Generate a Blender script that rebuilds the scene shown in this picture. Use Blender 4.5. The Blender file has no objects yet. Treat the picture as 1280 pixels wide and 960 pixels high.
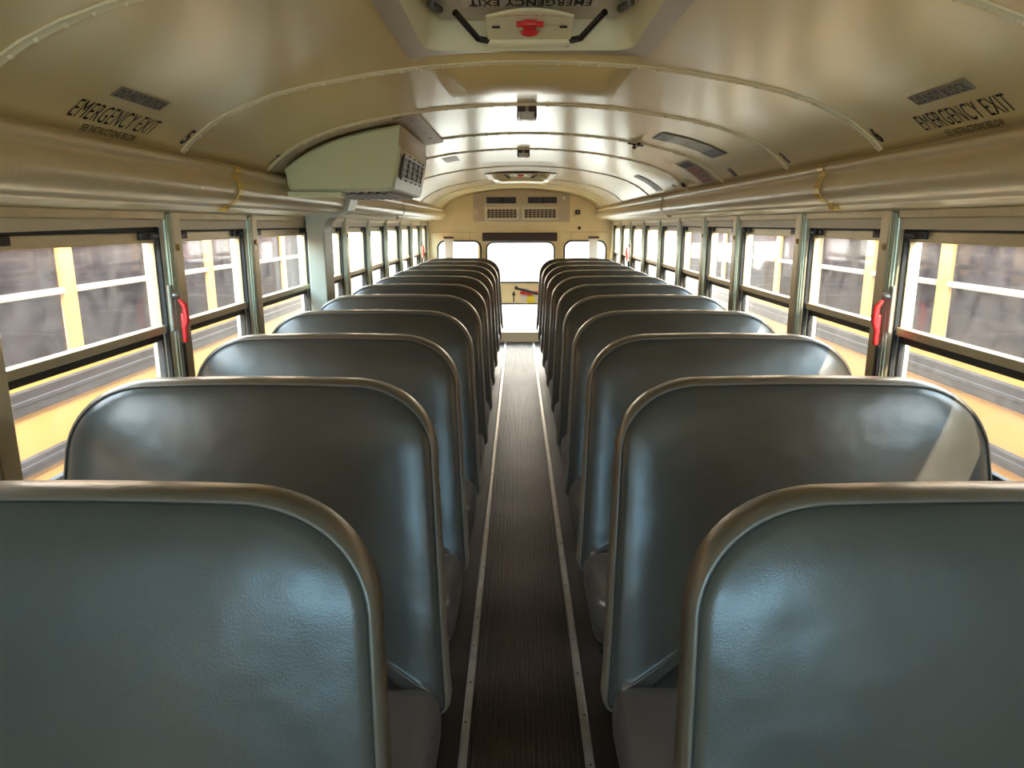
import bpy, bmesh, math, random
from mathutils import Vector, Matrix
random.seed(7)
PI = math.pi
S = bpy.context.scene
COL = S.collection

# ------------------------------------------------------------------ camera
H = 1.48
F = 890.0
dy = Vector(((647.0-640)/F, -(280.0-480)/F, -1)).normalized()
wx = Vector((-dy[2], 0, dy[0])).normalized()
wz = wx.cross(dy)
cam = bpy.data.cameras.new('camera')
cam.sensor_width = 36; cam.lens = F/1280*36; cam.clip_start = .02; cam.clip_end = 3000
co = bpy.data.objects.new('camera', cam); COL.objects.link(co)
co.matrix_world = Matrix.Translation((0, 0, H)) @ Matrix((wx, dy, wz)).to_4x4()
S.camera = co

# ------------------------------------------------------------------ world, sun, exposure
S.view_settings.view_transform = 'Standard'
S.view_settings.look = 'None'
S.view_settings.gamma = 1
S.view_settings.use_curve_mapping = False
S.view_settings.exposure = 2.95
W = bpy.data.worlds.new('world'); S.world = W; W.use_nodes = True
nt = W.node_tree; nt.nodes.clear()
out = nt.nodes.new('ShaderNodeOutputWorld'); bg = nt.nodes.new('ShaderNodeBackground')
tc = nt.nodes.new('ShaderNodeTexCoord'); sx = nt.nodes.new('ShaderNodeSeparateXYZ'); cr = nt.nodes.new('ShaderNodeValToRGB')
nt.links.new(tc.outputs['Generated'], sx.inputs[0]); nt.links.new(sx.outputs['Z'], cr.inputs[0])
e = cr.color_ramp.elements
e[0].position = 0.0; e[0].color = (1.0, .83, .58, 1)
e[1].position = 1.0; e[1].color = (.30, .62, .95, 1)
m_ = cr.color_ramp.elements.new(.28); m_.color = (.90, .88, .82, 1)
# clear blue sky ahead of the windscreen, hazy and warm everywhere else
my = nt.nodes.new('ShaderNodeMapRange'); my.interpolation_type = 'SMOOTHSTEP'
my.inputs[1].default_value = -.55; my.inputs[2].default_value = -.95; my.inputs[3].default_value = 0; my.inputs[4].default_value = 1
mx = nt.nodes.new('ShaderNodeMixRGB'); mx.inputs[2].default_value = (.36, .66, .86, 1)
nt.links.new(sx.outputs['Y'], my.inputs[0]); nt.links.new(my.outputs[0], mx.inputs[0]); nt.links.new(cr.outputs[0], mx.inputs[1])
nt.links.new(mx.outputs[0], bg.inputs[0]); bg.inputs[1].default_value = 3.0
nt.links.new(bg.outputs[0], out.inputs[0])
sd = bpy.data.lights.new('sun', 'SUN'); sd.energy = 1.5; sd.angle = math.radians(.6); sd.color = (1, .84, .62)
so = bpy.data.objects.new('sun', sd); COL.objects.link(so)
# sun stands behind the camera and a little to the right
so.rotation_euler = Vector((.36, -.80, .62)).normalized().to_track_quat('Z', 'Y').to_euler()

# ------------------------------------------------------------------ materials
def mat(name, col, rough=.5, metal=0, bump=None, var=0, vscale=6, spec=.5, coat=0, emit=None):
    m = bpy.data.materials.new(name); m.use_nodes = True
    n = m.node_tree; b = n.nodes['Principled BSDF']
    b.inputs['Base Color'].default_value = (*col, 1); b.inputs['Roughness'].default_value = rough
    b.inputs['Metallic'].default_value = metal; b.inputs['Specular IOR Level'].default_value = spec
    b.inputs['Coat Weight'].default_value = coat; b.inputs['Coat Roughness'].default_value = .2
    t = n.nodes.new('ShaderNodeTexCoord')
    if var:
        no = n.nodes.new('ShaderNodeTexNoise'); no.inputs['Scale'].default_value = vscale; no.inputs['Detail'].default_value = 6
        n.links.new(t.outputs['Object'], no.inputs[0])
        r = n.nodes.new('ShaderNodeValToRGB'); n.links.new(no.outputs[0], r.inputs[0])
        r.color_ramp.elements[0].position = .3; r.color_ramp.elements[1].position = .7
        r.color_ramp.elements[0].color = (*[c*(1-var) for c in col], 1)
        r.color_ramp.elements[1].color = (*[min(1, c*(1+var)) for c in col], 1)
        n.links.new(r.outputs[0], b.inputs['Base Color'])
    if bump:
        sc, st, dist = bump
        no = n.nodes.new('ShaderNodeTexNoise'); no.inputs['Scale'].default_value = sc; no.inputs['Detail'].default_value = 3
        n.links.new(t.outputs['Object'], no.inputs[0])
        bp = n.nodes.new('ShaderNodeBump'); bp.inputs['Strength'].default_value = st; bp.inputs['Distance'].default_value = dist
        n.links.new(no.outputs[0], bp.inputs['Height']); n.links.new(bp.outputs[0], b.inputs['Normal'])
    return m

def glass_mat(name, tint, gloss, haze, hazecol, scratch=0.0, nscale=9):
    """thin pane: mostly clear, a little mirror, a little dust"""
    m = bpy.data.materials.new(name); m.use_nodes = True
    n = m.node_tree; n.nodes.clear()
    o = n.nodes.new('ShaderNodeOutputMaterial')
    tr = n.nodes.new('ShaderNodeBsdfTransparent'); tr.inputs[0].default_value = (*tint, 1)
    gl = n.nodes.new('ShaderNodeBsdfGlossy'); gl.inputs['Roughness'].default_value = .03
    lw = n.nodes.new('ShaderNodeLayerWeight'); lw.inputs[0].default_value = .5
    pw = n.nodes.new('ShaderNodeMath'); pw.operation = 'POWER'; pw.inputs[1].default_value = 4
    fr = n.nodes.new('ShaderNodeMath'); fr.operation = 'MULTIPLY_ADD'; fr.inputs[1].default_value = gloss; fr.inputs[2].default_value = .03
    n.links.new(lw.outputs['Facing'], pw.inputs[0]); n.links.new(pw.outputs[0], fr.inputs[0])
    m1 = n.nodes.new('ShaderNodeMixShader')
    n.links.new(fr.outputs[0], m1.inputs[0]); n.links.new(tr.outputs[0], m1.inputs[1]); n.links.new(gl.outputs[0], m1.inputs[2])
    di = n.nodes.new('ShaderNodeBsdfDiffuse'); di.inputs[0].default_value = (*hazecol, 1)
    tl = n.nodes.new('ShaderNodeBsdfTranslucent'); tl.inputs[0].default_value = (*hazecol, 1)
    md = n.nodes.new('ShaderNodeMixShader'); n.links.new(di.outputs[0], md.inputs[1]); n.links.new(tl.outputs[0], md.inputs[2])
    m2 = n.nodes.new('ShaderNodeMixShader')
    t = n.nodes.new('ShaderNodeTexCoord'); no = n.nodes.new('ShaderNodeTexNoise')
    no.inputs['Scale'].default_value = nscale; no.inputs['Detail'].default_value = 8; no.inputs['Roughness'].default_value = .65
    no.inputs['Distortion'].default_value = 1.2
    n.links.new(t.outputs['Object'], no.inputs[0])
    mr = n.nodes.new('ShaderNodeMapRange'); mr.inputs[1].default_value = .35; mr.inputs[2].default_value = .7
    mr.inputs[3].default_value = max(0, haze-scratch); mr.inputs[4].default_value = haze+scratch
    n.links.new(no.outputs[0], mr.inputs[0]); n.links.new(mr.outputs[0], m2.inputs[0])
    n.links.new(m1.outputs[0], m2.inputs[1]); n.links.new(md.outputs[0], m2.inputs[2])
    n.links.new(m2.outputs[0], o.inputs[0])
    return m

M = {}
M['ceiling'] = mat('cream_enamel', (.78, .64, .31), .21, bump=(3, .12, .01), spec=.7)
M['wall'] = mat('cream_wall_paint', (.66, .57, .40), .4, bump=(40, .05, .002))
M['rear'] = mat('rear_wall_paint', (.88, .74, .44), .45, var=.04)
M['mould'] = mat('moulding_paint', (.72, .60, .38), .3, spec=.6)
M['rib'] = mat('rib_metal', (.84, .78, .54), .3)
M['flange'] = mat('hatch_flange', (.52, .46, .33), .35, .2)
M['trimalu'] = mat('anodised_pillar', (.60, .49, .30), .35, .35, var=.08, vscale=12)
M['sage'] = mat('sage_channel', (.46, .50, .38), .3, .5, var=.06)
M['acgreen'] = mat('pale_green_plastic', (.62, .67, .44), .45, bump=(300, .05, .001))
M['acbeige'] = mat('beige_plastic', (.50, .42, .30), .4)
M['black'] = mat('black_plastic', (.015, .013, .012), .4)
M['rubber'] = mat('black_rubber', (.02, .02, .02), .6)
M['darkbrown'] = mat('brown_pad', (.05, .025, .02), .5)
M['alu'] = mat('aluminium', (.62, .58, .53), .35, .8, bump=(60, .2, .002), var=.12, vscale=20)
M['steel'] = mat('steel', (.5, .5, .48), .3, .9)
M['brass'] = mat('brass_screw', (.55, .40, .2), .3, .8)
M['red'] = mat('red_plastic', (.75, .03, .03), .35)
M['yellow'] = mat('yellow_sticker', (.85, .65, .05), .5)
M['yclip'] = mat('yellowed_clip', (.80, .56, .12), .35)
M['white'] = mat('white_sticker', (.75, .72, .65), .5)
M['ink'] = mat('black_ink', (.012, .01, .01), .5)
M['redink'] = mat('red_ink', (.45, .09, .05), .5)
M['tape'] = mat('smudged_tape', (.30, .26, .20), .5, var=.2, vscale=60)
M['bluegrey'] = mat('blue_grey_tape', (.16, .16, .19), .4)
M['greyplate'] = mat('grey_plate', (.34, .34, .27), .35, var=.15, vscale=30)
M['brownplate'] = mat('brown_plate', (.25, .19, .13), .4, var=.2, vscale=40)
M['hatch'] = mat('hatch_plastic', (.78, .76, .52), .45)
M['lid'] = mat('hatch_lid', (.62, .57, .46), .35)
M['post'] = mat('post_sage', (.42, .45, .38), .4)
M['legs'] = mat('black_steel', (.02, .02, .02), .35, .3)
M['grille'] = mat('dark_grille', (.10, .05, .04), .5)
M['louvre'] = mat('louvre_slat', (.12, .09, .08), .4)
M['asphalt'] = mat('dusty_ground', (.42, .36, .28), .9, var=.15, vscale=.6)
M['busyellow'] = mat('bus_yellow', (.56, .27, .07), .35, var=.04, vscale=1.5)
M['busblack'] = mat('bus_black_rail', (.030, .022, .024), .45, var=.3, vscale=8)
M['busgrey'] = mat('bus_grey_sash', (.30, .22, .16), .4)
M['businner'] = mat('bus_inner_lining', (.42, .36, .30), .6)
M['glass'] = glass_mat('window_glass', (.98, .97, .95), .25, .05, (.85, .75, .66), .03)
M['busglass'] = glass_mat('neighbour_glass', (.24, .20, .22), .16, .20, (.17, .12, .135), .05, 3)
M['lens'] = mat('lamp_lens', (.75, .72, .62), .2, bump=(200, .3, .002))
M['cap'] = mat('dark_cap', (.12, .05, .03), .4)

def vinyl(name, col):
    m = bpy.data.materials.new(name); m.use_nodes = True
    n = m.node_tree; b = n.nodes['Principled BSDF']
    t = n.nodes.new('ShaderNodeTexCoord')
    no = n.nodes.new('ShaderNodeTexNoise'); no.inputs['Scale'].default_value = 3; no.inputs['Detail'].default_value = 4
    n.links.new(t.outputs['Object'], no.inputs[0])
    r = n.nodes.new('ShaderNodeValToRGB'); n.links.new(no.outputs[0], r.inputs[0])
    r.color_ramp.elements[0].position = .3; r.color_ramp.elements[0].color = (*[c*.88 for c in col], 1)
    r.color_ramp.elements[1].position = .7; r.color_ramp.elements[1].color = (*[c*1.12 for c in col], 1)
    n.links.new(r.outputs[0], b.inputs['Base Color'])
    b.inputs['Roughness'].default_value = .30; b.inputs['Specular IOR Level'].default_value = .6
    vo = n.nodes.new('ShaderNodeTexVoronoi'); vo.inputs['Scale'].default_value = 330
    n.links.new(t.outputs['Object'], vo.inputs[0])
    b1 = n.nodes.new('ShaderNodeBump'); b1.inputs['Strength'].default_value = .22; b1.inputs['Distance'].default_value = .0006
    n.links.new(vo.outputs[0], b1.inputs['Height'])
    n2 = n.nodes.new('ShaderNodeTexNoise'); n2.inputs['Scale'].default_value = 7; n.links.new(t.outputs['Object'], n2.inputs[0])
    b2 = n.nodes.new('ShaderNodeBump'); b2.inputs['Strength'].default_value = .25; b2.inputs['Distance'].default_value = .02
    n.links.new(n2.outputs[0], b2.inputs['Height']); n.links.new(b1.outputs[0], b2.inputs['Normal'])
    n.links.new(b2.outputs[0], b.inputs['Normal'])
    return m
M['vinyl'] = vinyl('grey_green_vinyl', (.060, .061, .053))
M['vinylband_rimlit'] = vinyl('band_vinyl_rimlit', (.13, .11, .080))  # same vinyl, made lighter and warmer to paint in the rim highlight
M['cushion'] = vinyl('seat_cushion_vinyl', (.075, .066, .060))

def floor_mat(name, col, dirt, rough):
    m = mat(name, col, rough, bump=(25, .3, .004))
    n = m.node_tree; b = n.nodes['Principled BSDF']
    t = n.nodes.new('ShaderNodeTexCoord'); no = n.nodes.new('ShaderNodeTexNoise')
    no.inputs['Scale'].default_value = 2.2; no.inputs['Detail'].default_value = 9; no.inputs['Roughness'].default_value = .65
    n.links.new(t.outputs['Object'], no.inputs[0])
    r = n.nodes.new('ShaderNodeValToRGB'); n.links.new(no.outputs[0], r.inputs[0])
    r.color_ramp.elements[0].position = .38; r.color_ramp.elements[0].color = (*col, 1)
    r.color_ramp.elements[1].position = .72; r.color_ramp.elements[1].color = (*dirt, 1)
    n.links.new(r.outputs[0], b.inputs['Base Color'])
    return m
M['mat'] = floor_mat('ribbed_rubber_mat', (.018, .012, .009), (.075, .045, .032), .42)
M['floor'] = floor_mat('rubber_floor', (.012, .009, .008), (.035, .020, .015), .45)

# ------------------------------------------------------------------ helpers
def finish(name, me, m, parent=None, smooth=False, auto=None):
    o = bpy.data.objects.new(name, me); COL.objects.link(o)
    for x in (m if isinstance(m, (list, tuple)) else [m]): me.materials.append(x)
    if smooth:
        for p in me.polygons: p.use_smooth = True
    if auto is not None:
        me.shade_flat() if False else None
        for p in me.polygons: p.use_smooth = True
        try: me.set_sharp_from_angle(angle=math.radians(auto))
        except Exception: pass
    if parent: o.parent = parent
    return o

class MB:
    def __init__(self): self.v = []; self.f = []; self.mi = []
    def add(self, vs, fs, mi=0):
        k = len(self.v); self.v += [tuple(p) for p in vs]; self.f += [tuple(i+k for i in f) for f in fs]; self.mi += [mi]*len(fs); return self
    def box(self, x0, x1, y0, y1, z0, z1, mi=0):
        return self.add([(x, y, z) for x in (x0, x1) for y in (y0, y1) for z in (z0, z1)],
                 [(0, 1, 3, 2), (4, 6, 7, 5), (0, 4, 5, 1), (2, 3, 7, 6), (0, 2, 6, 4), (1, 5, 7, 3)], mi)
    def bevbox(self, x0, x1, y0, y1, z0, z1, r=.005, seg=2, mi=0):
        bm = bmesh.new(); bmesh.ops.create_cube(bm, size=1)
        for v in bm.verts: v.co = Vector(((x0+x1)/2+v.co.x*(x1-x0), (y0+y1)/2+v.co.y*(y1-y0), (z0+z1)/2+v.co.z*(z1-z0)))
        bmesh.ops.bevel(bm, geom=bm.edges[:], offset=r, segments=seg, affect='EDGES', profile=.5)
        bm.verts.ensure_lookup_table()
        self.add([v.co for v in bm.verts], [[v.index for v in f.verts] for f in bm.faces], mi); bm.free(); return self
    def tube(self, pts, r, n=8, mi=0, closed=False):
        pts = [Vector(p) for p in pts]; rings = []; up = None
        for i, p in enumerate(pts):
            d = (pts[min(i+1, len(pts)-1)]-pts[max(i-1, 0)]).normalized()
            if up is None: up = Vector((0, 0, 1)) if abs(d.z) < .9 else Vector((1, 0, 0))
            a = d.cross(up).normalized(); b = a.cross(d).normalized(); up = b
            rr = r[i] if isinstance(r, (list, tuple)) else r
            rings.append([p+(a*math.cos(2*PI*k/n)+b*math.sin(2*PI*k/n))*rr for k in range(n)])
        vs = [q for R_ in rings for q in R_]; fs = []
        for i in range(len(pts)-1):
            for k in range(n): fs.append((i*n+k, i*n+(k+1) % n, (i+1)*n+(k+1) % n, (i+1)*n+k))
        fs.append(tuple(range(n))[::-1]); fs.append(tuple((len(pts)-1)*n+k for k in range(n)))
        return self.add(vs, fs, mi)
    def dome(self, c, nrm, r, h, n=8, mi=0):
        c = Vector(c); nrm = Vector(nrm).normalized(); a = nrm.orthogonal().normalized(); b = nrm.cross(a)
        vs = []
        for t, k in ((1, 0), (.75, .7), (.35, .95)):
            vs += [c+(a*math.cos(2*PI*i/n)+b*math.sin(2*PI*i/n))*r*t+nrm*h*k for i in range(n)]
        vs.append(c+nrm*h); fs = []
        for j in range(2):
            for i in range(n): fs.append((j*n+i, j*n+(i+1) % n, (j+1)*n+(i+1) % n, (j+1)*n+i))
        for i in range(n): fs.append((2*n+i, 2*n+(i+1) % n, 3*n))
        return self.add(vs, fs, mi)
    def extrude_profile(self, prof, y0, y1, mi=0, ys=None, cap=False):
        """prof: list of (x,z); runs along Y"""
        ys = ys or [y0, y1]; n = len(prof)
        vs = [(x, y, z) for y in ys for x, z in prof]
        fs = [(j*n+i, j*n+i+1, (j+1)*n+i+1, (j+1)*n+i) for j in range(len(ys)-1) for i in range(n-1)]
        if cap: fs += [tuple(range(n)), tuple((len(ys)-1)*n+i for i in range(n))[::-1]]
        return self.add(vs, fs, mi)
    def build(self, name, m, parent=None, smooth=False, auto=None):
        me = bpy.data.meshes.new(name); me.from_pydata(self.v, [], self.f)
        me.polygons.foreach_set('material_index', self.mi)
        bm = bmesh.new(); bm.from_mesh(me); bmesh.ops.recalc_face_normals(bm, faces=bm.faces[:]); bm.to_mesh(me); bm.free()
        me.update()
        return finish(name, me, m, parent, smooth, auto)

def tag(o, label=None, cat=None, group=None, kind=None):
    if label: o['label'] = label
    if cat: o['category'] = cat
    if group: o['group'] = group
    if kind: o['kind'] = kind
    return o
def struct(o, label=None): return tag(o, label, None, None, 'structure')
def empty(name, loc=(0, 0, 0), parent=None):
    o = bpy.data.objects.new(name, None); o.empty_display_size = .05; COL.objects.link(o); o.location = loc
    if parent: o.parent = parent
    return o
def copy_tree(o, parent=None):
    c = o.copy(); COL.objects.link(c)
    if parent: c.parent = parent
    for ch in o.children: copy_tree(ch, c)
    return c

def rrect(x0, x1, z0, z1, r, n=6):
    pts = []
    for cx, cz, a0 in ((x1-r, z1-r, 0), (x0+r, z1-r, 90), (x0+r, z0+r, 180), (x1-r, z0+r, 270)):
        for i in range(n+1):
            a = math.radians(a0+90*i/n); pts.append((cx+r*math.cos(a), cz+r*math.sin(a)))
    return pts
def plate(name, outer, holes, t, to3d, m, parent=None):
    """flat plate with holes: 2-D outline (u,v), thickness t, mapped by to3d(u,v,w)"""
    cu = bpy.data.curves.new(name, 'CURVE'); cu.dimensions = '2D'; cu.fill_mode = 'BOTH'; cu.extrude = t/2
    for loop in [outer]+holes:
        sp = cu.splines.new('POLY'); sp.points.add(len(loop)-1); sp.use_cyclic_u = True
        for p, q in zip(sp.points, loop): p.co = (q[0], q[1], 0, 1)
    o = bpy.data.objects.new(name, cu); COL.objects.link(o)
    dg = bpy.context.evaluated_depsgraph_get(); me = bpy.data.meshes.new_from_object(o.evaluated_get(dg))
    bpy.data.objects.remove(o); bpy.data.curves.remove(cu)
    for v in me.vertices: v.co = to3d(v.co.x, v.co.y, v.co.z)
    bm = bmesh.new(); bm.from_mesh(me); bmesh.ops.remove_doubles(bm, verts=bm.verts[:], dist=1e-5)
    bmesh.ops.recalc_face_normals(bm, faces=bm.faces[:]); bm.to_mesh(me); bm.free()
    me.materials.clear()
    return finish(name, me, m, parent)
def text_mesh(txt, w, h, to3d, m, name, parent=None, bold=0.0, cuts=1):
    """text filling w by h, lower left at 0,0, mapped by to3d(u,v)"""
    cu = bpy.data.curves.new(name, 'FONT'); cu.body = txt; cu.size = 1; cu.space_character = 1.1; cu.offset = bold
    o = bpy.data.objects.new(name, cu); COL.objects.link(o)
    dg = bpy.context.evaluated_depsgraph_get(); me = bpy.data.meshes.new_from_object(o.evaluated_get(dg))
    bpy.data.objects.remove(o); bpy.data.curves.remove(cu)
    xs = [v.co.x for v in me.vertices]; ys = [v.co.y for v in me.vertices]
    ax, bx, ay, by = min(xs), max(xs), min(ys), max(ys)
    for v in me.vertices: v.co = Vector(to3d((v.co.x-ax)/(bx-ax)*w, (v.co.y-ay)/(by-ay)*h))
    me.materials.clear()
    return finish(name, me, m, parent)

# ------------------------------------------------------------------ bus dimensions
C = .035                    # centre line of the roof
XL, XR = -1.15, 1.20        # inner faces of the side pillars
YF, YB = -1.9, 9.40         # front and rear walls
AC = .024                   # centre of the aisle
PROF = [(0, 1.912), (.1, 1.911), (.2, 1.906), (.29, 1.899), (.35, 1.893), (.43, 1.884), (.5, 1.872), (.6, 1.855), (.7, 1.832), (.78, 1.806), (.85, 1.775),
        (.895, 1.748), (.93, 1.722), (.957, 1.699), (.98, 1.675)]
def roof_z(u):
    u = abs(u)
    for (a, za), (b, zb) in zip(PROF, PROF[1:]):
        if u <= b: return za+(zb-za)*(u-a)/(b-a)
    return PROF[-1][1]
ARC = [(0.0, .98, 1.675)]
for (u, z) in PROF[::-1][1:]:
    s, pu, pz = ARC[-1]; ARC.append((s+math.hypot(u-pu, z-pz), u, z))
def surf(side, s, y, off=.0015):
    """point on the ceiling: s metres of arc in from the eave, on the given side, off below the paint"""
    for (a, ua, za), (b, ub, zb) in zip(ARC, ARC[1:]):
        if s <= b or b == ARC[-1][0]:
            t = (s-a)/(b-a); u = ua+(ub-ua)*t; z = za+(zb-za)*t
            tx, tz = ub-ua, zb-za; L = math.hypot(tx, tz); nx, nz = -tz/L, tx/L   # inward and down
            if nz > 0: nx, nz = -nx, -nz
            return Vector((C+side*(u+nx*off), y, z+nz*off))
def ceiling_patch(side, s0, s1, y0, y1, m, name, parent=None, off=.0015, t=.001, n=6):
    mb = MB(); vs = []
    for i in range(n+1):
        s = s0+(s1-s0)*i/n
        for y in (y0, y1):
            for o_ in (off, off+t): vs.append(surf(side, s, y, o_))
    fs = []
    for i in range(n):
        a = i*4; b = a+4
        fs += [(a+1, a+3, b+3, b+1), (a, b, b+2, a+2), (a, a+1, b+1, b), (a+2, b+2, b+3, a+3)]
    fs += [(0, 2, 3, 1), (4*n, 4*n+1, 4*n+3, 4*n+2)]
    return mb.add(vs, fs).build(name, m, parent)

# ------------------------------------------------------------------ floor
mb = MB(); mb.box(-1.26, 1.31, YF, YB, -.06, -.006)
struct(mb.build('floor', M['floor']))
# ribbed mat down the aisle, with its two aluminium edge strips
prof = []
x = -.172
while x < .172:
    prof += [(AC+x, 0), (AC+x+.0035, .0045), (AC+x+.009, .0045), (AC+x+.0125, 0)]; x += .0155
mb = MB(); mb.extrude_profile([(AC-.176, -.006)]+prof+[(AC+.176, -.006)], YF+.1, 9.03, cap=True)
tag(mb.build('aisle_mat', M['mat']), 'dark ribbed rubber mat running down the aisle between the seats', 'floor mat')
for s, w in ((-1, 'left'), (1, 'right')):
    mb = MB(); xc = AC+s*.179
    mb.extrude_profile([(xc-.014, -.006), (xc-.013, .004), (xc-.006, .0075), (xc+.006, .0075), (xc+.013, .004), (xc+.014, -.006)], YF+.1, 9.03, cap=True)
    o = mb.build('floor_strip', M['alu'])
    tag(o, 'scuffed aluminium edge strip along the %s side of the aisle mat' % w, 'floor strip', 'aluminium strips beside the aisle mat')
    mb = MB(); y = .9
    while y < 8.9:
        mb.dome((xc+random.uniform(-.003, .003), y, .0070), (0, 0, 1), .0042, .002, 6); y += .2+random.uniform(-.01, .01)
    q = mb.build('screw', M['black'], o, smooth=True); q['kind'] = 'stuff'
mb = MB(); mb.bevbox(-.5, .56, 9.04, YB+.01, -.006, .13, .01)
struct(mb.build('trim_1', M['wall']), 'cream sill step below the rear door')

# ------------------------------------------------------------------ ceiling
HX0, HX1 = -.225, .280
HATCHES = [(1.33, 1.885), (6.30, 7.0)]
us = sorted(set([round(C+s*u, 4) for u, _ in PROF for s in (-1, 1)]+[HX0, HX1]))
ys = sorted(set([YF, YB+.02, -1.5, 0, .7]+[round(y, 3) for h in HATCHES for y in h]+[2.6, 3.4, 4.2, 5.2, 8.2]))
mb = MB()
vs = [(x, y, roof_z(x-C)) for y in ys for x in us]; n = len(us); fs = []
for j in range(len(ys)-1):
    for i in range(n-1):
        xm = (us[i]+us[i+1])/2; ym = (ys[j]+ys[j+1])/2
        if HX0 < xm < HX1 and any(a < ym < b for a, b in HATCHES): continue
        fs.append((j*n+i, j*n+i+1, (j+1)*n+i+1, (j+1)*n+i))
mb.add(vs, fs)
o = mb.build('ceiling', M['ceiling'], smooth=True); struct(o)
sm = o.modifiers.new('thick', 'SOLIDIFY'); sm.thickness = .02; sm.offset = 1 if o.data.polygons[0].normal.z > 0 else -1

# roof seams: lapped strip with rivets
RIBS = [-.9, -.15, .55, 1.26, 2.08, 2.78, 3.63, 4.37, 5.62, 7.05, 7.95, 8.75]
for k, y in enumerate(RIBS):
    mb = MB(); w = .010; n = 60; vs = []; fs = []
    ul = [-.975+1.95*i/n for i in range(n+1)]
    if any(a-.03 < y < b+.03 for a, b in HATCHES): pass
    for u in ul:
        z = roof_z(u)
        for yy, dz in ((y-w, .001), (y-w+.002, -.003), (y+w-.006, -.004), (y+w-.002, -.007), (y+w, .001)):
            vs.append((C+u*(1 if dz > 0 else .998), yy, z+dz))
    for i in range(n):
        for q in range(4): fs.append((i*5+q, i*5+q+1, (i+1)*5+q+1, (i+1)*5+q))
    mb.add(vs, fs)
    L = ARC[-1][0]; nr = int(L/.055)
    for side in (-1, 1):
        for i in range(nr):
            s = .02+i*.055
            p = surf(side, s, y+.007, .003); pn = surf(side, s, y+.007, .02)-p
            mb.dome(p, pn, .0070, .0065, 8)
    struct(mb.build('trim_%d' % (k+2), M['rib'], auto=40), 'riveted roof seam')

# eave moulding on each side
MP = [(.975, 1.684), (.984, 1.676), (.980, 1.668), (.972, 1.666), (.966, 1.658), (.968, 1.648), (.978, 1.640), (.978, 1.632), (.968, 1.622), (.962, 1.608), (.960, 1.592),
      (.963, 1.576), (.973, 1.560), (.990, 1.549), (1.008, 1.545), (1.012, 1.538), (1.020, 1.533), (1.030, 1.533), (1.038, 1.538), (1.052, 1.538), (1.060, 1.53), (1.10, 1.522)]
mm = M['mould'].copy(); M['mould'] = mm
n_ = mm.node_tree; t_ = n_.nodes.new('ShaderNodeTexCoord'); w_ = n_.nodes.new('ShaderNodeTexWave'); w_.bands_direction = 'Y'; w_.inputs['Scale'].default_value = 18
b_ = n_.nodes.new('ShaderNodeBump'); b_.inputs['Strength'].default_value = .18; b_.inputs['Distance'].default_value = .002
n_.links.new(t_.outputs['Object'], w_.inputs[0]); n_.links.new(w_.outputs[0], b_.inputs['Height']); n_.links.new(b_.outputs[0], n_.nodes['Principled BSDF'].inputs['Normal'])
for side, nm in ((-1, 'left'), (1, 'right')):
    edge = (1.15+C) if side < 0 else (1.20-C)
    pr = [(C+side*(u if u < 1.05 else u+(edge-1.10)), z) for u, z in MP]
    pr += [(C+side*(edge+.10), 1.522), (C+side*(edge+.10), 1.70), (C+side*.99, 1.70)]
    mb = MB(); mb.extrude_profile(pr, YF, YB, cap=True)
    o = mb.build('trim_%d' % (14 if side < 0 else 15), M['mould'], auto=50); struct(o, 'convex cream moulding along the %s eave' % nm)
    # clips over the moulding
    for yc in ([2.45, 6.0] if side < 0 else [2.45, 5.1]):
        seq = [(C+side*(u-.007), z) for u, z in MP[2:16]]; seq = [(C+side*.975, 1.672)]+seq+[(C+side*1.012, 1.528), (C+side*1.03, 1.528)]
        mb = MB(); w = .021
        vs = []
        for i, (x, z) in enumerate(seq):
            for yy in (yc-w, yc+w):
                vs.append((x, yy, z)); vs.append((x+side*.003, yy, z+.0))
        fs = []
        for i in range(len(seq)-1):
            a = i*4; b = a+4; fs += [(a, a+2, b+2, b), (a+1, b+1, b+3, a+3), (a, b, b+1, a+1), (a+2, a+3, b+3, b+2)]
        mb.add(vs, fs); mb.bevbox(min(C+side*1.008, C+side*1.032), max(C+side*1.008, C+side*1.032), yc-.018, yc+.018, 1.522, 1.536, .003)
        tag(mb.build('moulding_clip', M['yclip'] if yc < 3 else M['mould']),
            '%s curved clip over the %s eave moulding, %s' % ('yellowed' if yc < 3 else 'cream', nm, 'nearest the camera' if yc < 3 else 'towards the rear wall'), 'clip', 'clips over the eave mouldings')

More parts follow.
